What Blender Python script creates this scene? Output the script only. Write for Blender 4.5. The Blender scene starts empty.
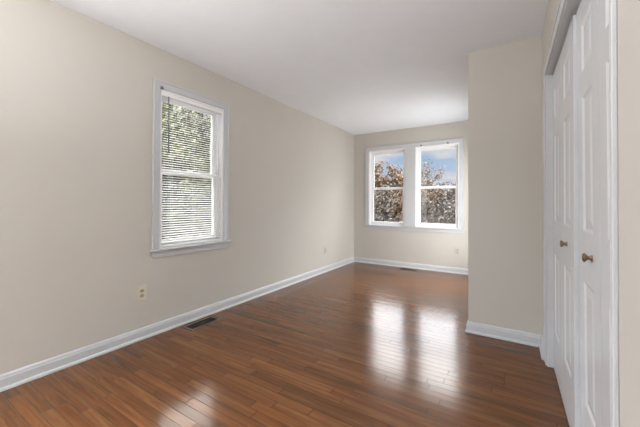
import bpy, math, random
from mathutils import Vector, Matrix

S = bpy.context.scene
COL = S.collection

# ---------------------------------------------------------------- camera
F_PX, YAW, V0, CAM_H = 302.15, 0.56162, 201.0, 1.1097
ROLL, PITCH = 0.00377, 0.00926
R0 = Vector((math.cos(YAW), math.sin(YAW), 0))
D0 = Vector((-math.sin(YAW), math.cos(YAW), 0))
ZZ = Vector((0, 0, 1))
FW = D0 * math.cos(PITCH) + ZZ * math.sin(PITCH)
U1 = ZZ * math.cos(PITCH) - D0 * math.sin(PITCH)
RR = R0 * math.cos(ROLL) + U1 * math.sin(ROLL)
UU = U1 * math.cos(ROLL) - R0 * math.sin(ROLL)
cam = bpy.data.cameras.new('camera')
cam.sensor_width = 36.0
cam.lens = F_PX / 640 * 36.0
cam.shift_y = -(213.5 - V0) / 640
cam.clip_start = 0.02
cam_o = bpy.data.objects.new('camera', cam)
COL.objects.link(cam_o)
M4 = Matrix((RR, UU, -FW)).transposed().to_4x4()
M4.translation = Vector((0, 0, CAM_H))
cam_o.matrix_world = M4
S.camera = cam_o

# ---------------------------------------------------------------- exposure
S.view_settings.view_transform = 'Standard'
S.view_settings.look = 'None'
S.view_settings.exposure = 0.0
S.view_settings.gamma = 1.0
S.view_settings.use_curve_mapping = False

# ---------------------------------------------------------------- sky
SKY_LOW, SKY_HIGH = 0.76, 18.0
W = bpy.data.worlds.new('sky')
S.world = W
W.use_nodes = True
nt = W.node_tree
nt.nodes.clear()


def N(t, kind, **kw):
    n = t.nodes.new(kind)
    for k, v in kw.items():
        setattr(n, k, v)
    return n


def math_node(t, op, a, b=None, c=None, clamp=False):
    n = t.nodes.new('ShaderNodeMath')
    n.operation = op
    n.use_clamp = clamp
    for i, v in enumerate((a, b, c)):
        if v is None:
            continue
        if isinstance(v, (int, float)):
            n.inputs[i].default_value = v
        else:
            t.links.new(v, n.inputs[i])
    return n.outputs[0]


def ramp(t, fac, stops, interp='LINEAR'):
    n = t.nodes.new('ShaderNodeValToRGB')
    cr = n.color_ramp
    cr.interpolation = interp
    while len(cr.elements) < len(stops):
        cr.elements.new(0.5)
    for e, (p, c) in zip(cr.elements, stops):
        e.position = p
        e.color = (c[0], c[1], c[2], 1) if not isinstance(c, (int, float)) else (c, c, c, 1)
    t.links.new(fac, n.inputs[0])
    return n.outputs[0]


def mixrgb(t, fac, a, b, mode='MIX'):
    n = t.nodes.new('ShaderNodeMix')
    n.data_type = 'RGBA'
    n.blend_type = mode
    for sock, v in ((n.inputs[0], fac), (n.inputs[6], a), (n.inputs[7], b)):
        if isinstance(v, (int, float)):
            sock.default_value = v
        elif isinstance(v, tuple):
            sock.default_value = (v[0], v[1], v[2], 1)
        else:
            t.links.new(v, sock)
    return n.outputs[2]


tc = N(nt, 'ShaderNodeTexCoord')
sep = N(nt, 'ShaderNodeSeparateXYZ')
nt.links.new(tc.outputs['Generated'], sep.inputs[0])
zc = math_node(nt, 'MAXIMUM', sep.outputs[2], 0.0)
den = math_node(nt, 'ADD', zc, 0.22)
px = math_node(nt, 'DIVIDE', sep.outputs[0], den)
py = math_node(nt, 'DIVIDE', sep.outputs[1], den)
cmb = N(nt, 'ShaderNodeCombineXYZ')
nt.links.new(px, cmb.inputs[0])
nt.links.new(py, cmb.inputs[1])
cl = N(nt, 'ShaderNodeTexNoise')
cl.inputs['Scale'].default_value = 1.55
cl.inputs['Detail'].default_value = 6
cl.inputs['Roughness'].default_value = 0.55
nt.links.new(cmb.outputs[0], cl.inputs['Vector'])
cloud = ramp(nt, cl.outputs[0], [(0.44, 0), (0.60, 1)])
base = ramp(nt, zc, [(0.0, (0.66, 0.80, 1.0)), (0.25, (0.46, 0.66, 1.0)), (1.0, (0.30, 0.47, 0.92))])
skyc = mixrgb(nt, cloud, base, (1.0, 1.0, 1.02))
# the cloud deck overhead is far brighter than the strip of sky above the tree tops
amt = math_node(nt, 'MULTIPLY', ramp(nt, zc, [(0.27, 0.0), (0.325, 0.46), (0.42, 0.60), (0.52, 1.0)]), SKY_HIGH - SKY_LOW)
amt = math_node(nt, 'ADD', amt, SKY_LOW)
deck = ramp(nt, zc, [(0.27, 0), (0.40, 1)])
deckm = math_node(nt, 'MULTIPLY', deck, 0.85)
skyc = mixrgb(nt, deckm, skyc, (1.0, 0.985, 0.965))
bgn = N(nt, 'ShaderNodeBackground')
nt.links.new(skyc, bgn.inputs[0])
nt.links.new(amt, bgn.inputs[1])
wo = N(nt, 'ShaderNodeOutputWorld')
nt.links.new(bgn.outputs[0], wo.inputs[0])

# ---------------------------------------------------------------- room numbers
XL, YB, XC, YC, XR = -2.552, 5.291, -0.310, 2.928, 0.213
CE = 2.44
YF = -2.2            # wall behind the camera
TH = 0.17            # outside wall thickness
W1 = (1.462, 2.148)  # window in the left wall (along y)
W2 = (-2.246, -1.562)
W3 = (-1.385, -0.690)
WZ = (0.722, 2.100)
NZ = (0.20, 2.00)
NW = (4.10, 4.98)    # side window of the nook
SW = (-0.58, 0.42)    # added window for side fill, unseen in the left wall beside the camera
RW = (-2.2, -0.5)    # added window, unseen behind the camera, to let more sky light in
RZ = (0.25, 2.10)
DY0, DY1, DZ = 1.000, 2.606, 2.012   # closet opening


def area(name, loc, rot, sx, sy, power, color, portal=False):
    l = bpy.data.lights.new(name, 'AREA')
    l.shape = 'RECTANGLE'
    l.size, l.size_y = sx, sy
    l.energy = power
    l.color = color
    if portal:
        l.cycles.is_portal = True
    o = bpy.data.objects.new(name, l)
    COL.objects.link(o)
    o.location = loc
    o.rotation_euler = rot
    return o


P2 = math.pi / 2
for nm, loc, rot, sx, sy in (
        ('portal_left', (XL - TH - 0.02, sum(W1) / 2, 1.41), (0, -P2, 0), 1.38, 0.69),
        ('portal_back', (sum(W2) / 2, YB + TH + 0.02, 1.41), (-P2, 0, 0), 0.69, 1.38),
        ('portal_back', (sum(W3) / 2, YB + TH + 0.02, 1.41), (-P2, 0, 0), 0.69, 1.38),
        ('portal_front', (sum(RW) / 2, YF - TH - 0.02, 1.18), (P2, 0, 0), 1.7, 1.85)):
    area(nm, loc, rot, sx, sy, 1, (1, 1, 1), True)

# daylight through the side window of the nook, round the corner of the wall return
area('daylight_fill', (XC - 0.004, sum(NW) / 2, 1.02), (0, P2, 0), 1.70, 0.84, 26.0, (0.97, 0.985, 1.0))
# daylight fill at the added, unseen left window beside the camera
area('daylight_fill', (XL + 0.004, sum(SW) / 2, 1.20), (0, -P2, 0), 1.72, 0.92, 28.0, (0.97, 0.985, 1.0))
FILL_W = 98.0  # strength of the added uplighter
FILL_COL = (0.985, 0.985, 1.0)


# ---------------------------------------------------------------- materials
def new_mat(name):
    m = bpy.data.materials.new(name)
    m.use_nodes = True
    t = m.node_tree
    b = t.nodes['Principled BSDF']
    return m, t, b


def plain(name, col, rough=0.5, metal=0.0, spec=0.5, var=0.03, scale=8.0, bump=0.0, bscale=60.0):
    m, t, b = new_mat(name)
    g = N(t, 'ShaderNodeNewGeometry')
    n = N(t, 'ShaderNodeTexNoise')
    n.inputs['Scale'].default_value = scale
    n.inputs['Detail'].default_value = 3
    t.links.new(g.outputs['Position'], n.inputs['Vector'])
    lo = tuple(c * (1 - var) for c in col)
    hi = tuple(min(1, c * (1 + var)) for c in col)
    t.links.new(ramp(t, n.outputs[0], [(0.3, lo), (0.7, hi)]), b.inputs['Base Color'])
    b.inputs['Roughness'].default_value = rough
    b.inputs['Metallic'].default_value = metal
    b.inputs['Specular IOR Level'].default_value = spec
    if bump:
        n2 = N(t, 'ShaderNodeTexNoise')
        n2.inputs['Scale'].default_value = bscale
        n2.inputs['Detail'].default_value = 4
        t.links.new(g.outputs['Position'], n2.inputs['Vector'])
        bp = N(t, 'ShaderNodeBump')
        bp.inputs['Strength'].default_value = bump
        bp.inputs['Distance'].default_value = 0.002
        t.links.new(n2.outputs[0], bp.inputs['Height'])
        t.links.new(bp.outputs[0], b.inputs['Normal'])
    return m


MAT = {}
MAT['wall'] = plain('wall_paint', (0.568, 0.540, 0.487), 0.62, spec=0.25, var=0.012, scale=1.3, bump=0.12, bscale=160)
MAT['ceiling'] = plain('ceiling_paint', (0.875, 0.905, 0.945), 0.85, spec=0.15, var=0.01, bump=0.1, bscale=140)
MAT['trim'] = plain('trim_paint', (0.57, 0.58, 0.59), 0.38, var=0.012)
MAT['door'] = plain('door_paint', (0.665, 0.68, 0.695), 0.24, var=0.012, bump=0.15, bscale=45)
MAT['vinyl'] = plain('window_vinyl', (0.92, 0.92, 0.925), 0.35, var=0.01)
MAT['slat'] = plain('blind_slat', (0.92, 0.915, 0.90), 0.45, var=0.01)
MAT['wand'] = plain('blind_wand', (0.07, 0.07, 0.07), 0.25)
MAT['bracket'] = plain('bracket_metal', (0.16, 0.15, 0.15), 0.5, metal=0.4)
MAT['almond'] = plain('almond_plastic', (0.66, 0.625, 0.49), 0.4, var=0.01)
MAT['almond2'] = plain('almond_socket', (0.43, 0.39, 0.28), 0.4, var=0.01)
MAT['ivory'] = plain('ivory_plastic', (0.56, 0.52, 0.45), 0.4, var=0.01)
MAT['ivory2'] = plain('ivory_socket', (0.40, 0.36, 0.30), 0.4, var=0.01)
MAT['slot'] = plain('socket_slot', (0.03, 0.028, 0.025), 0.6)
MAT['screw'] = plain('screw_metal', (0.45, 0.42, 0.36), 0.35, metal=0.8)
MAT['reg_frame'] = plain('register_brown', (0.070, 0.040, 0.026), 0.38, var=0.08)
MAT['reg_dark'] = plain('register_louvre', (0.020, 0.016, 0.013), 0.5)
MAT['knob'] = plain('knob_brass', (0.23, 0.155, 0.105), 0.32, metal=0.85, var=0.05)
MAT['steel'] = plain('track_steel', (0.45, 0.45, 0.45), 0.4, metal=0.9)
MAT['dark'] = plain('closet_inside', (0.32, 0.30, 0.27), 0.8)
MAT['outside'] = plain('siding', (0.6, 0.6, 0.58), 0.7)
MAT['bark'] = plain('bark', (0.05, 0.042, 0.036), 0.9, var=0.35, scale=5)
MAT['bark_pale'] = plain('bark_pale', (0.17, 0.155, 0.14), 0.9, var=0.3, scale=5)


def leaf_mat(name, a, b_, c):
    m, t, b = new_mat(name)
    g = N(t, 'ShaderNodeNewGeometry')
    n = N(t, 'ShaderNodeTexNoise')
    n.inputs['Scale'].default_value = 1.1
    n.inputs['Detail'].default_value = 5
    n.inputs['Roughness'].default_value = 0.75
    t.links.new(g.outputs['Position'], n.inputs['Vector'])
    t.links.new(ramp(t, n.outputs[0], [(0.32, a), (0.5, b_), (0.68, c)]), b.inputs['Base Color'])
    b.inputs['Roughness'].default_value = 0.7
    return m


MAT['leaf_rust'] = leaf_mat('leaf_rust', (0.0536, 0.0303, 0.0143), (0.0964, 0.0553, 0.0268), (0.1285, 0.0857, 0.0464))
MAT['leaf_brown'] = leaf_mat('leaf_brown', (0.036, 0.026, 0.018), (0.064, 0.046, 0.034), (0.096, 0.074, 0.056))
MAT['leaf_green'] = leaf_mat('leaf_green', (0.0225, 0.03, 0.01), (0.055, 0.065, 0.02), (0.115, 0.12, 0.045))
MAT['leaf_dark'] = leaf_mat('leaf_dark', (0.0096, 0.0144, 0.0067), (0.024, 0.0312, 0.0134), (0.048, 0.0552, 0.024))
MAT['ground'] = leaf_mat('leaf_litter', (0.0286, 0.022, 0.0165), (0.044, 0.0341, 0.0253), (0.0594, 0.0473, 0.0363))
MAT['brush'] = leaf_mat('brush_twigs', (0.0288, 0.0234, 0.0198), (0.054, 0.045, 0.0378), (0.0936, 0.0792, 0.0684))


def glass_mat():
    m = bpy.data.materials.new('window_glass')
    m.use_nodes = True
    t = m.node_tree
    t.nodes.clear()
    tr = N(t, 'ShaderNodeBsdfTransparent')
    tr.inputs[0].default_value = (0.96, 0.965, 0.96, 1)
    gl = N(t, 'ShaderNodeBsdfGlossy')
    gl.inputs['Roughness'].default_value = 0.01
    fr = N(t, 'ShaderNodeFresnel')
    fr.inputs[0].default_value = 1.30
    mx = N(t, 'ShaderNodeMixShader')
    t.links.new(fr.outputs[0], mx.inputs[0])
    t.links.new(tr.outputs[0], mx.inputs[1])
    t.links.new(gl.outputs[0], mx.inputs[2])
    o = N(t, 'ShaderNodeOutputMaterial')
    t.links.new(mx.outputs[0], o.inputs[0])
    return m


MAT['glass'] = glass_mat()


def floor_mat():
    m, t, b = new_mat('oak_strip_floor')
    g = N(t, 'ShaderNodeNewGeometry')
    s = N(t, 'ShaderNodeSeparateXYZ')
    t.links.new(g.outputs['Position'], s.inputs[0])
    WD = 0.0572
    ry = math_node(t, 'DIVIDE', s.outputs[1], WD)
    row = math_node(t, 'FLOOR', ry)
    fy = math_node(t, 'FRACT', ry)
    wn = N(t, 'ShaderNodeTexWhiteNoise', noise_dimensions='1D')
    t.links.new(row, wn.inputs['W'])
    ln = math_node(t, 'MULTIPLY_ADD', wn.outputs['Value'], 0.5, 0.55)
    sh = math_node(t, 'MULTIPLY', wn.outputs['Value'], 17.3)
    rx = math_node(t, 'DIVIDE', math_node(t, 'ADD', s.outputs[0], sh), ln)
    colm = math_node(t, 'FLOOR', rx)
    fx = math_node(t, 'FRACT', rx)
    cb = N(t, 'ShaderNodeCombineXYZ')
    t.links.new(row, cb.inputs[0])
    t.links.new(colm, cb.inputs[1])
    w2 = N(t, 'ShaderNodeTexWhiteNoise', noise_dimensions='2D')
    t.links.new(cb.outputs[0], w2.inputs['Vector'])
    # seams
    ey = math_node(t, 'MULTIPLY', math_node(t, 'MINIMUM', fy, math_node(t, 'SUBTRACT', 1.0, fy)), WD)
    ex = math_node(t, 'MULTIPLY', math_node(t, 'MINIMUM', fx, math_node(t, 'SUBTRACT', 1.0, fx)), ln)
    e = math_node(t, 'MINIMUM', ey, math_node(t, 'MULTIPLY', ex, 0.7))
    mr = N(t, 'ShaderNodeMapRange', interpolation_type='SMOOTHSTEP')
    mr.inputs[1].default_value = 0.0003
    mr.inputs[2].default_value = 0.0015
    t.links.new(e, mr.inputs[0])
    # grain, stretched along the boards, different on each board
    off = math_node(t, 'MULTIPLY', w2.outputs['Value'], 40.0)
    gx = math_node(t, 'ADD', math_node(t, 'MULTIPLY', s.outputs[0], 2.2), off)
    gy = math_node(t, 'ADD', math_node(t, 'MULTIPLY', s.outputs[1], 34.0), off)
    gv = N(t, 'ShaderNodeCombineXYZ')
    t.links.new(gx, gv.inputs[0])
    t.links.new(gy, gv.inputs[1])
    n1 = N(t, 'ShaderNodeTexNoise')
    n1.inputs['Scale'].default_value = 1.0
    n1.inputs['Detail'].default_value = 6
    n1.inputs['Roughness'].default_value = 0.6
    n1.inputs['Distortion'].default_value = 0.7
    t.links.new(gv.outputs[0], n1.inputs['Vector'])
    grain = ramp(t, n1.outputs[0], [(0.25, FLOOR_DK), (0.5, FLOOR_MD), (0.78, FLOOR_LT)])
    tone = ramp(t, w2.outputs['Value'], [(0.0, 0.70), (0.25, 0.88), (0.75, 1.02), (1.0, 1.18)])
    c = mixrgb(t, 1.0, grain, tone, 'MULTIPLY')
    hue = mixrgb(t, 1.0, c, ramp(t, w2.outputs['Color'], [(0.0, (1.06, 0.96, 0.9)), (1.0, (0.96, 1.03, 1.06))]), 'MULTIPLY')
    c = mixrgb(t, mr.outputs[0], (0.022, 0.009, 0.005), hue)
    t.links.new(c, b.inputs['Base Color'])
    # each board lies a hair out of level; that breaks the reflections up
    sw = N(t, 'ShaderNodeSeparateColor')
    t.links.new(w2.outputs['Color'], sw.inputs[0])
    tx = math_node(t, 'MULTIPLY', math_node(t, 'SUBTRACT', sw.outputs[0], 0.5), 0.006)
    ty = math_node(t, 'MULTIPLY', math_node(t, 'SUBTRACT', sw.outputs[1], 0.5), 0.008)
    nv = N(t, 'ShaderNodeCombineXYZ')
    t.links.new(tx, nv.inputs[0])
    t.links.new(ty, nv.inputs[1])
    nv.inputs[2].default_value = 1.0
    nn = N(t, 'ShaderNodeVectorMath', operation='NORMALIZE')
    t.links.new(nv.outputs[0], nn.inputs[0])
    bp = N(t, 'ShaderNodeBump')
    bp.inputs['Strength'].default_value = 0.4
    bp.inputs['Distance'].default_value = 0.0006
    hgt = math_node(t, 'MULTIPLY_ADD', n1.outputs[0], 0.10, mr.outputs[0])
    t.links.new(hgt, bp.inputs['Height'])
    t.links.new(nn.outputs[0], bp.inputs['Normal'])
    t.links.new(bp.outputs[0], b.inputs['Normal'])
    b.inputs['Roughness'].default_value = 0.17
    b.inputs['Specular IOR Level'].default_value = 0.37
    b.inputs['Specular Tint'].default_value = (1.0, 0.88, 0.77, 1)
    return m


FLOOR_DK, FLOOR_MD, FLOOR_LT = (0.080, 0.0300, 0.0095), (0.134, 0.0530, 0.0180), (0.205, 0.088, 0.033)
MAT['floor'] = floor_mat()


# ---------------------------------------------------------------- mesh helpers
class MB:
    def __init__(self):
        self.v, self.f, self.mi = [], [], []

    def add(self, verts, faces, mi=0):
        o = len(self.v)
        self.v += [tuple(p) for p in verts]
        self.f += [tuple(i + o for i in q) for q in faces]
        self.mi += [mi] * len(faces)
        return self

    def box(self, a, b, mi=0):
        (x0, y0, z0), (x1, y1, z1) = a, b
        x0, x1 = min(x0, x1), max(x0, x1)
        y0, y1 = min(y0, y1), max(y0, y1)
        z0, z1 = min(z0, z1), max(z0, z1)
        vs = [(x0, y0, z0), (x1, y0, z0), (x1, y1, z0), (x0, y1, z0),
              (x0, y0, z1), (x1, y0, z1), (x1, y1, z1), (x0, y1, z1)]
        fs = [(3, 2, 1, 0), (4, 5, 6, 7), (0, 1, 5, 4), (1, 2, 6, 5), (2, 3, 7, 6), (3, 0, 4, 7)]
        return self.add(vs, fs, mi)

    def sweep(self, path, normals, prof, mi=0):
        """extrude a profile [(out, z)] along path points (x, y); normals = the outward offset at each point"""
        n = len(prof)
        vs = []
        for (x, y), (nx, ny) in zip(path, normals):
            for o, z in prof:
                vs.append((x + nx * o, y + ny * o, z))
        fs = []
        for k in range(len(path) - 1):
            for i in range(n):
                j = (i + 1) % n
                fs.append((k * n + i, k * n + j, (k + 1) * n + j, (k + 1) * n + i))
        fs.append(tuple(range(n))[::-1])
        fs.append(tuple(range((len(path) - 1) * n, len(path) * n)))
        return self.add(vs, fs, mi)

    def tube(self, p, q, r0, r1, seg=6, mi=0, cap=True):
        p, q = Vector(p), Vector(q)
        d = (q - p).normalized()
        a = d.orthogonal().normalized()
        b = d.cross(a)
        vs = []
        for c, r in ((p, r0), (q, r1)):
            for i in range(seg):
                t = 2 * math.pi * i / seg
                vs.append(c + (a * math.cos(t) + b * math.sin(t)) * r)
        fs = [(i, (i + 1) % seg, seg + (i + 1) % seg, seg + i) for i in range(seg)]
        if cap:
            fs += [tuple(range(seg))[::-1], tuple(range(seg, 2 * seg))]
        return self.add(vs, fs, mi)

    def lathe(self, base, axis, prof, seg=20, mi=0):
        """prof = [(along, radius)] about axis"""
        base, d = Vector(base), Vector(axis).normalized()
        a = d.orthogonal().normalized()
        b = d.cross(a)
        vs = []
        for h, r in prof:
            for i in range(seg):
                t = 2 * math.pi * i / seg
                vs.append(base + d * h + (a * math.cos(t) + b * math.sin(t)) * r)
        fs = []
        for k in range(len(prof) - 1):
            for i in range(seg):
                j = (i + 1) % seg
                fs.append((k * seg + i, k * seg + j, (k + 1) * seg + j, (k + 1) * seg + i))
        fs += [tuple(range(seg))[::-1], tuple(range((len(prof) - 1) * seg, len(prof) * seg))]
        return self.add(vs, fs, mi)

    def build(self, name, mat, parent=None, bevel=0.0, smooth=False, origin=None):
        me = bpy.data.meshes.new(name)
        me.from_pydata(self.v, [], self.f)
        for m in (mat if isinstance(mat, (list, tuple)) else [mat]):
            me.materials.append(m)
        for p, i in zip(me.polygons, self.mi):
            p.material_index = i
            p.use_smooth = smooth
        me.update()
        # outward normals
        import bmesh
        bm = bmesh.new()
        bm.from_mesh(me)
        bmesh.ops.recalc_face_normals(bm, faces=bm.faces[:])
        bm.to_mesh(me)
        bm.free()
        o = bpy.data.objects.new(name, me)
        COL.objects.link(o)
        if origin is not None:
            me.transform(Matrix.Translation(-Vector(origin)))
            o.location = origin
        if parent is not None:
            o.parent = parent
            if parent.type == 'EMPTY' or origin is None:
                o.matrix_parent_inverse = WORLD[parent.name].inverted()
        WORLD[o.name] = (Matrix.Translation(Vector(origin)) if origin is not None else Matrix.Identity(4))
        if bevel:
            bv = o.modifiers.new('bevel', 'BEVEL')
            bv.width = bevel
            bv.segments = 2
            bv.limit_method = 'ANGLE'
            bv.angle_limit = math.radians(40)
        return o


WORLD = {}


def empty(name, loc):
    o = bpy.data.objects.new(name, None)
    COL.objects.link(o)
    o.location = loc
    o.empty_display_size = 0.1
    WORLD[o.name] = Matrix.Translation(Vector(loc))
    return o


def tag(o, label, cat, group=None, kind=None):
    o['label'] = label
    o['category'] = cat
    if group:
        o['group'] = group
    if kind:
        o['kind'] = kind
    return o


def struct(o, label, cat):
    return tag(o, label, cat, kind='structure')


# ---------------------------------------------------------------- shell
def wall_strips(mb, fixed, s0, s1, holes, along, z1=CE, z0=0.0):
    """a slab wall with rectangular holes; fixed = (inner, outer) on the other axis"""
    def bx(a, b, c, d):
        if b - a < 1e-6 or d - c < 1e-6:
            return
        if along == 'y':
            mb.box((fixed[0], a, c), (fixed[1], b, d))
        else:
            mb.box((a, fixed[0], c), (b, fixed[1], d))
    cur = s0
    for (h0, h1, k0, k1) in sorted(holes):
        bx(cur, h0, z0, z1)
        bx(h0, h1, z0, k0)
        bx(h0, h1, k1, z1)
        cur = h1
    bx(cur, s1, z0, z1)
    return mb


m = MB().box((XL - TH, YF - TH, -0.12), (1.3, YB + TH, 0.0))
struct(m.build('floor', MAT['floor']), 'glossy reddish brown oak strip floor', 'floor')
m = MB().box((XL - TH, YF - TH, CE), (1.3, YB + TH, CE + 0.12))
struct(m.build('ceiling', MAT['ceiling']), 'flat plain white ceiling', 'ceiling')
m = wall_strips(MB(), (XL, XL - TH), YF - TH, YB + TH, [(SW[0], SW[1], 0.30, WZ[1]), (W1[0], W1[1], WZ[0] - 0.02, WZ[1])], 'y')
struct(m.build('wall_left', MAT['wall']), 'long beige left wall with one window', 'wall')
m = wall_strips(MB(), (YB, YB + TH), XL, XC, [(W2[0], W2[1], WZ[0] - 0.02, WZ[1]), (W3[0], W3[1], WZ[0] - 0.02, WZ[1])], 'x')
struct(m.build('wall_back', MAT['wall']), 'beige far wall with a pair of windows', 'wall')
m = wall_strips(MB(), (XC, XC + 0.15), YC, YB + TH, [(NW[0], NW[1], NZ[0], NZ[1])], 'y')
m.box((XC + 0.15, YC, 0), (1.3, YC + 0.12, CE))
struct(m.build('wall_nook', MAT['wall']), 'beige wall return jutting out between window nook and closet', 'wall')
m = wall_strips(MB(), (XR, XR + 0.12), YF, YC, [(DY0, DY1, 0, DZ)], 'y')
struct(m.build('wall_right', MAT['wall']), 'beige right wall around the closet opening', 'wall')
m = wall_strips(MB(), (YF, YF - TH), XL, XR + 0.12, [(RW[0], RW[1], RZ[0], RZ[1])], 'x')
struct(m.build('wall_front', MAT['wall']), 'beige wall behind the camera', 'wall')
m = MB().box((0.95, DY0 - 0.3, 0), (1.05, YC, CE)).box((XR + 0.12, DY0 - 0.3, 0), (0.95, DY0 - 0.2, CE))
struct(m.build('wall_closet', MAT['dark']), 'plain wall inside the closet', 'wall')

# baseboards ------------------------------------------------------
BP = [(0.0, 0.0), (0.024, 0.0), (0.0235, 0.008), (0.020, 0.015), (0.0135, 0.019), (0.0135, 0.066),
      (0.0105, 0.074), (0.0095, 0.082), (0.005, 0.090), (0.0, 0.092)]


def baseboard(name, path, normals, label):
    mb = MB()
    mb.sweep(path, normals, BP)
    return struct(mb.build(name, MAT['trim']), label, 'baseboard')


baseboard('baseboard_left', [(XL, YF), (XL, YB)], [(1, 0), (1, -1)], 'white baseboard along the left wall')
baseboard('baseboard_back', [(XL, YB), (XC, YB)], [(1, -1), (-1, -1)], 'white baseboard under the pair of windows')
baseboard('baseboard_nook', [(XC, YB), (XC, YC), (XR, YC), (XR, DY1 + 0.078)],
          [(-1, -1), (-1, -1), (-1, -1), (-1, 0)], 'white baseboard wrapping the wall return')
baseboard('baseboard_right', [(XR, DY0 - 0.038), (XR, YF)], [(-1, 0), (-1, 0)], 'white baseboard beside the near side of closet')


# ---------------------------------------------------------------- windows
def frame_fn(side):
    """(s, o, z) -> world; s along the wall, o outward from the room face"""
    if side == 'left':
        return lambda s, o, z: (XL - o, s, z)
    if side == 'back':
        return lambda s, o, z: (s, YB + o, z)
    return lambda s, o, z: (s, YF - o, z)


def bx(mb, T, a, b, mi=0):
    return mb.box(T(*a), T(*b), mi)


def ring(mb, T, s0, s1, z0, z1, o0, o1, ws, wt, wb):
    bx(mb, T, (s0, o0, z0), (s0 + ws, o1, z1))
    bx(mb, T, (s1 - ws, o0, z0), (s1, o1, z1))
    bx(mb, T, (s0 + ws, o0, z1 - wt), (s1 - ws, o1, z1))
    bx(mb, T, (s0 + ws, o0, z0), (s1 - ws, o1, z0 + wb))
    return mb


def window_unit(root, T, w, latch=True):
    s0, s1 = w
    z0, z1 = WZ
    zm = 1.398
    # jamb liner, deep as the wall
    ring(MB(), T, s0, s1, z0 - 0.02, z1, 0.0, 0.165, 0.018, 0.018, 0.02).build('jamb_liner', MAT['vinyl'], root, 0.002)
    # vinyl stops that the sashes slide behind
    ring(MB(), T, s0 + 0.018, s1 - 0.018, z0, z1 - 0.018, 0.052, 0.066, 0.014, 0.014, 0.012).build('inner_stop', MAT['vinyl'], root, 0.002)
    a, b = s0 + 0.020, s1 - 0.020
    lo = ring(MB(), T, a, b, z0 + 0.008, zm + 0.020, 0.068, 0.098, 0.046, 0.040, 0.056).build('lower_sash', MAT['vinyl'], root, 0.004)
    bx(MB(), T, (a + 0.040, 0.081, z0 + 0.055), (b - 0.040, 0.085, zm - 0.012)).build('glass_pane', MAT['glass'], lo)
    up = ring(MB(), T, a, b, zm - 0.020, z1 - 0.020, 0.102, 0.130, 0.044, 0.044, 0.040).build('upper_sash', MAT['vinyl'], root, 0.004)
    bx(MB(), T, (a + 0.040, 0.114, zm + 0.012), (b - 0.040, 0.118, z1 - 0.060)).build('glass_pane', MAT['glass'], up)
    if latch:
        c = (s0 + s1) / 2
        l = MB()
        bx(l, T, (c - 0.030, 0.072, zm + 0.019), (c + 0.030, 0.096, zm + 0.026))
        bx(l, T, (c - 0.012, 0.064, zm + 0.024), (c + 0.020, 0.090, zm + 0.034))
        l.build('sash_lock', MAT['vinyl'], lo, 0.002)


def casing_set(root, T, s0, s1, mull=None):
    """flat casing with a raised outer band, stool with horns, apron"""
    z0, z1 = WZ
    cw = 0.060
    c = MB()
    for (a, b) in ((s0 - cw, s0), (s1, s1 + cw)):
        bx(c, T, (a, -0.012, z0), (b, 0.0, z1))
    bx(c, T, (s0 - cw, -0.012, z1), (s1 + cw, 0.0, z1 + cw + 0.006))
    if mull:
        bx(c, T, (mull[0], -0.012, z0), (mull[1], 0.0, z1))
    bx(c, T, (s0 - cw - 0.002, -0.019, z0), (s0 - cw + 0.014, 0.0, z1 + cw + 0.008))
    bx(c, T, (s1 + cw - 0.014, -0.019, z0), (s1 + cw + 0.002, 0.0, z1 + cw + 0.008))
    bx(c, T, (s0 - cw + 0.014, -0.019, z1 + cw - 0.008), (s1 + cw - 0.014, 0.0, z1 + cw + 0.008))
    c.build('casing', MAT['trim'], root, 0.0025)
    st = MB()
    bx(st, T, (s0 - cw - 0.022, -0.036, z0 - 0.022), (s1 + cw + 0.022, 0.0, z0 - 0.002))
    st.build('stool', MAT['trim'], root, 0.006)
    ap = MB()
    bx(ap, T, (s0 - cw + 0.004, -0.013, z0 - 0.078), (s1 + cw - 0.004, 0.0, z0 - 0.022))
    bx(ap, T, (s0 - cw + 0.004, -0.018, z0 - 0.036), (s1 + cw - 0.004, 0.0, z0 - 0.022))
    ap.build('apron', MAT['trim'], root, 0.003)


def bracket(root, T, s, z=2.090):
    b = MB()
    bx(b, T, (s - 0.013, -0.0145, z + 0.004), (s + 0.013, -0.011, z + 0.030))
    bx(b, T, (s - 0.011, -0.022, z + 0.008), (s + 0.011, -0.0125, z + 0.016))
    b.build('blind_bracket', MAT['bracket'], root)


TL, TB, TF = frame_fn('left'), frame_fn('back'), frame_fn('front')
w1 = struct(empty('window_1', (XL, sum(W1) / 2, WZ[0])), 'white sash window on the left wall with a lowered mini blind', 'window')
window_unit(w1, TL, W1)
casing_set(w1, TL, *W1)
bracket(w1, TL, W1[0] + 0.008, 2.088)
w2 = struct(empty('window_2', (sum(W2) / 2, YB, WZ[0])), 'left white sash window of the pair on the far wall', 'window')
window_unit(w2, TB, W2)
w3 = struct(empty('window_3', (sum(W3) / 2, YB, WZ[0])), 'right white sash window of the pair on the far wall', 'window')
window_unit(w3, TB, W3)
bracket(w3, TB, W3[0] + 0.10, 2.096)
bracket(w3, TB, W3[1] - 0.17, 2.096)
t1 = struct(empty('trim_1', ((W2[0] + W3[1]) / 2, YB, WZ[0])), 'wide white casing and sill shared by the pair of far windows', 'trim')
casing_set(t1, TB, W2[0], W3[1], (W2[1], W3[0]))
w4 = struct(empty('fill_window_rear', (sum(RW) / 2, YF, RZ[0])), 'added unseen window letting sky light in from behind the camera', 'window')
ring(MB(), TF, RW[0], RW[1], RZ[0], RZ[1], 0.0, 0.16, 0.05, 0.05, 0.05).build('frame', MAT['vinyl'], w4, 0.003)
bx(MB(), TF, (sum(RW) / 2 - 0.03, 0.06, RZ[0] + 0.05), (sum(RW) / 2 + 0.03, 0.11, RZ[1] - 0.05)).build('mullion', MAT['vinyl'], w4)
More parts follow.
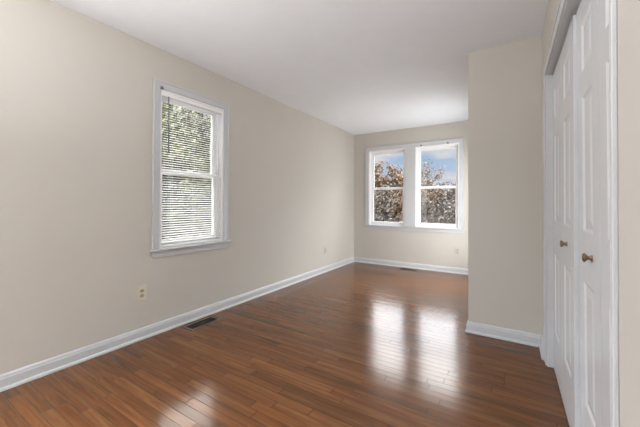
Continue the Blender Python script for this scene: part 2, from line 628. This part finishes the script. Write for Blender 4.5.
bx(MB(), TF, (RW[0] + 0.04, 0.083, RZ[0] + 0.04), (sum(RW) / 2 - 0.02, 0.087, RZ[1] - 0.04)).build('glass_pane', MAT['glass'], w4)
bx(MB(), TF, (sum(RW) / 2 + 0.02, 0.083, RZ[0] + 0.04), (RW[1] - 0.04, 0.087, RZ[1] - 0.04)).build('glass_pane', MAT['glass'], w4)

TN = lambda q, o, z: (XC + o, q, z)
w5 = struct(empty('window_5', (XC, sum(NW) / 2, NZ[0])), 'side window of the nook hidden behind the wall return', 'window')
ring(MB(), TN, NW[0], NW[1], NZ[0], NZ[1], 0.0, 0.14, 0.04, 0.04, 0.04).build('frame', MAT['vinyl'], w5, 0.003)
bx(MB(), TN, (NW[0] + 0.03, 0.08, NZ[0] + 0.03), (NW[1] - 0.03, 0.084, NZ[1] - 0.03)).build('glass_pane', MAT['glass'], w5)

w6 = struct(empty('fill_window_side', (XL, sum(SW) / 2, WZ[0])), 'added unseen left wall window for side fill light', 'window')
ring(MB(), TL, SW[0], SW[1], 0.30, WZ[1], 0.0, 0.14, 0.04, 0.04, 0.04).build('frame', MAT['vinyl'], w6, 0.003)
bx(MB(), TL, (SW[0] + 0.03, 0.08, 0.33), (SW[1] - 0.03, 0.084, WZ[1] - 0.03)).build('glass_pane', MAT['glass'], w6)

# ---------------------------------------------------------------- closet casing + doors
def casing_door():
    c = MB()
    x0, x1 = XR, XR - 0.008
    band = XR - 0.012
    cw = 0.070
    yn = DY0 - 0.034
    c.box((x0, DY1, 0), (x1, DY1 + cw, DZ))
    c.box((x0, yn, 0), (x1, DY0, DZ))
    c.box((x0, yn, DZ), (x1, DY1 + cw, DZ + cw))
    c.box((x0, DY1 + cw - 0.014, 0), (band, DY1 + cw + 0.004, DZ + cw + 0.004))
    c.box((x0, yn - 0.004, 0), (band, yn + 0.012, DZ + cw + 0.004))
    c.box((x0, yn + 0.012, DZ + cw - 0.014), (band, DY1 + cw - 0.014, DZ + cw + 0.004))
    return c


t2 = struct(empty('trim_2', (XR, (DY0 + DY1) / 2, 0)), 'white casing and jamb framing the closet doorway', 'trim')
casing_door().build('casing', MAT['trim'], t2, 0.003)
j = MB()
j.box((XR, DY1 - 0.012, 0), (XR + 0.12, DY1, DZ))
j.box((XR, DY0, 0), (XR + 0.12, DY0 + 0.012, DZ))
j.box((XR, DY0 + 0.012, DZ - 0.012), (XR + 0.12, DY1 - 0.012, DZ))
j.build('jamb', MAT['trim'], t2, 0.002)
k = MB().box((XR + 0.055, DY0 + 0.013, DZ - 0.034), (XR + 0.080, DY1 - 0.013, DZ - 0.012))
k.build('door_track', MAT['steel'], t2)

LEAF_T = 0.032


def leaf_mesh(w, h):
    """one narrow leaf: stiles and rails with three raised panels sunk in moulded recesses.
    local: y 0..w, z 0..h, face at x = 0 (room side), back at x = LEAF_T"""
    mb = MB()
    ys = [0.0, 0.098, w - 0.098, w]
    pz = [(0.26, 0.775), (0.985, 1.555), (1.66, h - 0.105)]
    zs = [0.0]
    for a, b in pz:
        zs += [a, b]
    zs.append(h)
    # front skin without the panel holes
    for i in range(3):
        for k2 in range(len(zs) - 1):
            hole = (i == 1 and k2 % 2 == 1)
            y0, y1, z0, z1 = ys[i], ys[i + 1], zs[k2], zs[k2 + 1]
            if not hole:
                mb.add([(0, y0, z0), (0, y1, z0), (0, y1, z1), (0, y0, z1)], [(0, 1, 2, 3)])
            else:
                # moulding: step down, flat groove, then bevelled raised field
                rings = [(0.0, 0.0), (0.005, 0.0025), (0.012, 0.0062), (0.018, 0.0065), (0.046, 0.0022), (0.048, 0.0018)]
                vs, fs = [], []
                for ins, dep in rings:
                    vs += [(dep, y0 + ins, z0 + ins), (dep, y1 - ins, z0 + ins), (dep, y1 - ins, z1 - ins), (dep, y0 + ins, z1 - ins)]
                for r in range(len(rings) - 1):
                    for q in range(4):
                        q2 = (q + 1) % 4
                        fs.append((r * 4 + q, r * 4 + q2, r * 4 + 4 + q2, r * 4 + 4 + q))
                e = (len(rings) - 1) * 4
                fs.append((e, e + 1, e + 2, e + 3))
                mb.add(vs, fs)
    # edges and back
    t = LEAF_T
    mb.add([(0, 0, 0), (0, w, 0), (0, w, h), (0, 0, h), (t, 0, 0), (t, w, 0), (t, w, h), (t, 0, h)],
           [(0, 1, 5, 4), (3, 2, 6, 7), (0, 3, 7, 4), (1, 2, 6, 5), (4, 5, 6, 7)])
    return mb


def merge(mb):
    key, out, mp = {}, [], []
    for p in mb.v:
        q = tuple(round(c, 5) for c in p)
        if q not in key:
            key[q] = len(out)
            out.append(p)
        mp.append(key[q])
    mb.v = out
    mb.f = [tuple(mp[i] for i in f) for f in mb.f]
    return mb


def bifold(name, x, ya, yb, lead, label, tilt=0.0, kf=0.5):
    """two hinged leaves between ya < yb; lead = index (0 near, 1 far) of the leaf with the knob"""
    root = struct(empty(name, (x, (ya + yb) / 2, 1.985)), label, 'door')
    wl = (yb - ya - 0.004) / 2
    h = 1.970
    for i in (0, 1):
        lf = merge(leaf_mesh(wl, h))
        y0 = ya + i * (wl + 0.004)
        lf.v = [(p[0] + x, p[1] + y0, p[2] + 0.012) for p in lf.v]
        o = lf.build('door_leaf', MAT['door'], root, 0.0012)
        if i == lead:
            kb = MB()
            kb.lathe((x, y0 + wl * kf, 0.908), (-1, 0, 0),
                     [(0.0, 0.0120), (0.003, 0.0120), (0.005, 0.009), (0.012, 0.0075), (0.016, 0.010), (0.019, 0.0155),
                      (0.023, 0.0175), (0.0265, 0.0165), (0.0295, 0.010), (0.030, 0.002)], 22)
            kk = kb.build('knob', MAT['knob'], o, smooth=True)
            kk['label'] = 'round brass door knob'
    hg = MB()
    ym = ya + wl + 0.002
    for z in (0.25, 1.0, 1.75):
        hg.box((x + LEAF_T, ym - 0.018, z), (x + LEAF_T + 0.003, ym + 0.018, z + 0.05))
    hg.build('leaf_hinge', MAT['steel'], root)
    root.rotation_euler = (0, tilt, 0)
    return root


bifold('door_1', 0.247, 1.790, 2.594, 0, 'farther white paneled bifold closet door')
bifold('door_2', 0.2575, 1.016, 1.778, 1, 'nearer white paneled bifold closet door, hanging slightly crooked', -0.005, 0.32)

# ---------------------------------------------------------------- mini blind
def mini_blind():
    root = tag(empty('mini_blind', (XL - 0.03, sum(W1) / 2, 2.08)),
               'white horizontal mini blind lowered in the left wall window', 'blind')
    a, b = W1[0] + 0.021, W1[1] - 0.021
    oc = 0.017
    bx(MB(), TL, (a - 0.002, oc - 0.014, 2.048), (b + 0.002, oc + 0.014, 2.081)).build('headrail', MAT['slat'], root, 0.003)
    sl = MB()
    pitch, tilt = 0.0212, math.radians(20)
    z = 2.040
    zend = 0.752
    while z > zend:
        pr = []
        for kx in (-1, -0.5, 0, 0.5, 1):
            u = kx * 0.0122
            crown = 0.0016 * (1 - kx * kx)
            o = oc + u * math.cos(tilt)
            zz = z + u * math.sin(tilt) + crown
            pr.append((o, zz))
        th = 0.0006
        prof = pr + [(o, zz - th) for o, zz in reversed(pr)]
        n = len(prof)
        vs = [TL(a + 0.002, o, zz) for o, zz in prof] + [TL(b - 0.002, o, zz) for o, zz in prof]
        fs = [(i, (i + 1) % n, n + (i + 1) % n, n + i) for i in range(n)] + [tuple(range(n)), tuple(range(n, 2 * n))]
        sl.add(vs, fs)
        z -= pitch
    sl.build('slats', MAT['slat'], root)
    bx(MB(), TL, (a, oc - 0.012, 0.726), (b, oc + 0.012, 0.742)).build('bottom_rail', MAT['slat'], root, 0.003)
    for s in (a + 0.10, (a + b) / 2, b - 0.10):
        c = MB()
        for o in (oc - 0.0135, oc + 0.0135):
            c.tube(TL(s, o, 0.735), TL(s, o, 2.055), 0.0006, 0.0006, 4)
        c.build('ladder_cord', MAT['slat'], root)
    wd = MB()
    wd.tube(TL(a + 0.055, -0.004, 2.046), TL(a + 0.057, -0.004, 1.560), 0.0045, 0.005, 6)
    wd.tube(TL(a + 0.055, -0.004, 2.045), TL(a + 0.055, oc - 0.010, 2.056), 0.002, 0.002, 5)
    w_ = wd.build('tilt_wand', MAT['wand'], root)
    w_['label'] = 'thin dark tilt wand'
    return root


mini_blind()


# ---------------------------------------------------------------- outlets
def outlet(side, s, z, pm, sm, label, group=None):
    T = frame_fn(side)
    root = tag(empty('power_outlet', T(s, 0, z)), label, 'outlet', group)
    hw, hh = 0.038, 0.060
    p = MB()
    bx(p, T, (s - hw, -0.006, z - hh), (s + hw, 0.0, z + hh))
    p.build('cover_plate', pm, root, 0.0035)
    for dz in (0.0195, -0.0195):
        r = MB()
        # rounded socket face
        pts = []
        for i in range(20):
            t = 2 * math.pi * i / 20
            pts.append((0.0172 * math.copysign(abs(math.cos(t)) ** 0.7, math.cos(t)),
                        0.0142 * math.copysign(abs(math.sin(t)) ** 0.8, math.sin(t))))
        vs = [T(s + a, -0.005, z + dz + b) for a, b in pts] + [T(s + a, -0.0082, z + dz + b) for a, b in pts]
        n = len(pts)
        r.add(vs, [(i, (i + 1) % n, n + (i + 1) % n, n + i) for i in range(n)] + [tuple(range(n)), tuple(range(n, 2 * n))])
        so = r.build('socket', sm, root)
        h = MB()
        bx(h, T, (s - 0.0078, -0.0088, z + dz - 0.001), (s - 0.0052, -0.008, z + dz + 0.008))
        bx(h, T, (s + 0.0052, -0.0088, z + dz - 0.001), (s + 0.0078, -0.008, z + dz + 0.007))
        h.lathe(T(s, -0.008, z + dz - 0.0065), Vector(T(0, -1, 0)) - Vector(T(0, 0, 0)), [(0, 0.0026), (0.0008, 0.0026)], 10)
        h.build('slots', MAT['slot'], so)
    sc = MB()
    sc.lathe(T(s, -0.0055, z), Vector(T(0, -1, 0)) - Vector(T(0, 0, 0)), [(0, 0.0034), (0.0012, 0.003), (0.0016, 0.001)], 12)
    sc.build('screw', MAT['screw'], root, smooth=True)
    return root


outlet('left', 1.322, 0.374, MAT['almond'], MAT['almond2'], 'almond duplex outlet low on the left wall below the blind window')
outlet('left', 4.225, 0.352, MAT['ivory'], MAT['ivory2'], 'small pale outlet on the left wall near the far corner')
outlet('back', -0.718, 0.352, MAT['ivory'], MAT['ivory2'], 'beige outlet on the far wall under the right window')


# ---------------------------------------------------------------- floor registers
def register(cx, cy, lx, ly, label):
    root = tag(empty('floor_register', (cx, cy, 0)), label, 'floor vent')
    x0, x1, y0, y1 = cx - lx / 2, cx + lx / 2, cy - ly / 2, cy + ly / 2
    bw = 0.024
    f = MB()
    # bevelled rim
    rings = [((0, 0), 0.0), ((0.004, 0.004), 0.004), ((bw, bw), 0.0055), ((bw + 0.002, bw + 0.002), 0.0012)]
    vs, fs = [], []
    for (a, b), z in rings:
        vs += [(x0 + a, y0 + b, z), (x1 - a, y0 + b, z), (x1 - a, y1 - b, z), (x0 + a, y1 - b, z)]
    for r in range(3):
        for q in range(4):
            q2 = (q + 1) % 4
            fs.append((r * 4 + q, r * 4 + q2, r * 4 + 4 + q2, r * 4 + 4 + q))
    f.add(vs, fs)
    f.build('rim', MAT['reg_frame'], root)
    MB().box((x0 + bw - 0.001, y0 + bw - 0.001, 0.0002), (x1 - bw + 0.001, y1 - bw + 0.001, 0.0010)).build('damper', MAT['reg_dark'], root)
    g = MB()
    along_y = ly > lx
    L = (ly if along_y else lx) - 2 * bw
    n = int(L / 0.012)
    for i in range(1, n):
        p = i * L / n
        if along_y:
            g.box((x0 + bw, y0 + bw + p - 0.0018, 0.0009), (x1 - bw, y0 + bw + p + 0.0018, 0.0042))
        else:
            g.box((x0 + bw + p - 0.0018, y0 + bw, 0.0009), (x0 + bw + p + 0.0018, y1 - bw, 0.0042))
    if along_y:
        g.box((cx - 0.003, y0 + bw, 0.0009), (cx + 0.003, y1 - bw, 0.0045))
    else:
        g.box((x0 + bw, cy - 0.003, 0.0009), (x1 - bw, cy + 0.003, 0.0045))
    g.build('louvers', MAT['reg_dark'], root)
    return root


register(-2.416, 1.795, 0.150, 0.315, 'dark brown floor register beside the left wall baseboard')
register(-1.455, 5.140, 0.300, 0.140, 'dark brown floor register under the far windows')

# ---------------------------------------------------------------- added uplighter for ceiling bounce, unseen behind the camera
LX, LY = -0.85, -0.95
lr = tag(empty('fill_uplighter', (LX, LY, 0)), 'added unseen steel uplighter filling the room from behind the camera', 'lamp')
MB().lathe((LX, LY, 0), (0, 0, 1), [(0, 0.13), (0.015, 0.13), (0.025, 0.11), (0.03, 0.02)], 28).build('base', MAT['steel'], lr)
MB().tube((LX, LY, 0.02), (LX, LY, 1.37), 0.012, 0.012, 12).build('pole', MAT['steel'], lr)
MB().lathe((LX, LY, 1.36), (0, 0, 1), [(0, 0.03), (0.03, 0.08), (0.09, 0.17), (0.092, 0.165), (0.035, 0.075), (0.012, 0.01)], 28).build('fill_shade', MAT['steel'], lr)
lamp = area('fill_uplighter_light', (LX, LY, 1.45), (math.pi, 0, 0), 0.30, 0.30, FILL_W, FILL_COL)
lamp.data.shape = 'DISK'


# ---------------------------------------------------------------- outdoors
gm = MB()
nx, ny = 44, 44
random.seed(3)


def gz(x, y):
    d = max(0.0, y - 9.0) + 0.8 * max(0.0, -x - 14.0)
    return -0.75 + 0.034 * d + 0.12 * math.sin(x * 0.31 + 1.0) * math.cos(y * 0.27)


gv, gf = [], []
for iy in range(ny + 1):
    for ix in range(nx + 1):
        x = -75 + 95 * ix / nx
        y = -25 + 110 * iy / ny
        gv.append((x, y, gz(x, y)))
for iy in range(ny):
    for ix in range(nx):
        a = iy * (nx + 1) + ix
        gf.append((a, a + 1, a + nx + 2, a + nx + 1))
gm.add(gv, gf)
struct(gm.build('ground', MAT['ground']), 'leaf covered ground of the woods outdoors', 'ground')


def tree(x, y, h, seed, leaf, n_leaf, lsz, label, group=None, spread=0.42, bark='bark', low=0.30, lname='foliage', depth=4):
    rnd = random.Random(seed)
    z0 = gz(x, y) - 0.15
    root = tag(empty('tree', (x, y, z0)), label, 'tree', group)
    wood = MB()
    tips = []

    def grow(p, d, L, r, lev):
        n = 3 if lev == 0 else 2
        q = p
        for i in range(n):
            d = (d + Vector((rnd.uniform(-1, 1), rnd.uniform(-1, 1), rnd.uniform(-0.3, 0.6))) * (0.05 if lev == 0 else 0.16)).normalized()
            q2 = q + d * (L / n)
            ra, rb = r * (1 - 0.45 * i / n), r * (1 - 0.45 * (i + 1) / n)
            wood.tube(q, q2, ra, rb, 6 if lev == 0 else (4 if lev < 3 else 3), cap=False)
            q = q2
            if lev > 1:
                tips.append(q)
            if lev < depth and (lev > 0 or i >= 1 or rnd.random() < 0.5):
                for _ in range(2 if lev > 0 else 3):
                    t = rnd.uniform(0, 2 * math.pi)
                    side = Vector((math.cos(t), math.sin(t), rnd.uniform(0.1, 0.9))).normalized()
                    dd = (d * (0.55 if lev else 0.5) + side * rnd.uniform(0.5, 0.95)).normalized()
                    grow(q2 - d * rnd.uniform(0, L / n * 0.8), dd, L * rnd.uniform(0.40, 0.62) * (1.0 if lev else spread * 2), rb * 0.55, lev + 1)
        if lev < depth:
            grow(q, d, L * 0.5, r * 0.5, lev + 1)

    grow(Vector((x, y, z0)), Vector((rnd.uniform(-0.06, 0.06), rnd.uniform(-0.06, 0.06), 1)), h * 0.62, h * 0.014 + 0.03, 0)
    wood.build('trunk', MAT[bark], root)
    fo = MB()
    tips = [t for t in tips if t.z > z0 + h * low * 0.5] or tips
    for _ in range(n_leaf):
        c = rnd.choice(tips) + Vector((rnd.gauss(0, 1), rnd.gauss(0, 1), rnd.gauss(0, 0.8))) * (h * 0.035)
        u = Vector((rnd.gauss(0, 1), rnd.gauss(0, 1), rnd.gauss(0, 1))).normalized()
        v = u.orthogonal().normalized()
        w = u.cross(v)
        s = lsz * rnd.uniform(0.6, 1.3)
        fo.add([c - v * s, c + w * s * 0.55 + u * s * 0.12, c + v * s, c - w * s * 0.55 + u * s * 0.12], [(0, 1, 2, 3)])
    if n_leaf:
        fo.build(lname, MAT[leaf], root)
    return root


GB = 'brown woods beyond the far windows'
LB = 'brownish tree in the dense autumn woods beyond the far wall windows'
tree(-9.2, 22.0, 4.3, 11, 'leaf_rust', 5200, 0.10, 'rust orange leaved tree seen through the left far window', low=0.1)
tree(-5.75, 25.0, 4.3, 12, 'leaf_rust', 1500, 0.09, 'thin rusty tree rising against the sky in the right far window', low=0.1)
tree(-7.3, 22.5, 4.0, 14, 'leaf_rust', 4200, 0.09, 'low rounded rusty tree filling the right of the left far window', low=0.1)
rb = random.Random(21)
back = []
for row, (yy, hh) in enumerate(((19.5, 2.3), (24.0, 2.7), (28.5, 3.0), (33.5, 3.2))):
    n = 9
    for q in range(n):
        xx = yy * (-0.50 + 0.46 * (q + 0.5 + 0.5 * (row % 2)) / n) + rb.uniform(-0.3, 0.3)
        left_half = xx / yy < -0.30
        back.append((xx, yy + rb.uniform(-1.2, 1.2), hh * rb.uniform(0.85, 1.12) * (1.18 if left_half else 1.0)))
for i, (x, y, h) in enumerate(back):
    tree(x, y, h, 40 + i, 'leaf_brown' if i % 4 else 'leaf_rust', 1500, 0.075, LB, GB, bark='bark_pale' if i % 4 == 2 else 'bark', low=0.05, depth=3)
LG = 'green trees beyond the blind window'
LT = 'olive green tree outdoors behind the slats of the mini blind'
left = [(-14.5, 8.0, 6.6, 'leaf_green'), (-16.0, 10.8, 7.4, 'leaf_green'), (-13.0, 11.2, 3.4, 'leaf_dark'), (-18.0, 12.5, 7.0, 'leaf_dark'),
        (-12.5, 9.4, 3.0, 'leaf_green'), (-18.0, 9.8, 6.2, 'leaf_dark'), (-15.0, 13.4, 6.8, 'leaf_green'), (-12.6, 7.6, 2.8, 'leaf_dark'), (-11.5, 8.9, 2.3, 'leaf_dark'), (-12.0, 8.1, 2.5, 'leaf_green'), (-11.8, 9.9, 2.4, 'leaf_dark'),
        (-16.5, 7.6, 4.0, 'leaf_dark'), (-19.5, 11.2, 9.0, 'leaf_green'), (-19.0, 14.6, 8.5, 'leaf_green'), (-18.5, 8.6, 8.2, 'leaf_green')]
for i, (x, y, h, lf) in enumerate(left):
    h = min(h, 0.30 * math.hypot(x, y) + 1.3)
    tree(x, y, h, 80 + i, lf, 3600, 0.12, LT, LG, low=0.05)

# low tangled undergrowth, uncountable
rnd = random.Random(5)
br = MB()
for i in range(9000):
    if i % 5 < 3:
        x, y = rnd.uniform(-17, 1), rnd.uniform(17, 33)
    else:
        x, y = rnd.uniform(-22, -12), rnd.uniform(5, 18)
    z = gz(x, y)
    hh = rnd.uniform(0.3, 1.5) * (0.7 + 0.5 * math.sin(x * 0.9 + y * 0.5))
    hh = max(hh, 0.25)
    q = Vector((x + rnd.uniform(-0.5, 0.5), y + rnd.uniform(-0.5, 0.5), z + hh))
    br.tube((x, y, z - 0.05), q, 0.02, 0.008, 3, cap=False)
    for _ in range(3):
        c = q + Vector((rnd.gauss(0, .25), rnd.gauss(0, .25), rnd.gauss(-0.1, .25)))
        u = Vector((rnd.gauss(0, 1), rnd.gauss(0, 1), rnd.gauss(0, 1))).normalized()
        v = u.orthogonal().normalized()
        w = u.cross(v)
        s = rnd.uniform(0.05, 0.13)
        br.add([c - v * s, c + w * s * 0.6, c + v * s, c - w * s * 0.6], [(0, 1, 2, 3)])
tag(br.build('undergrowth', MAT['brush']), 'tangled brown undergrowth on the woodland ground outdoors', 'undergrowth', kind='stuff')
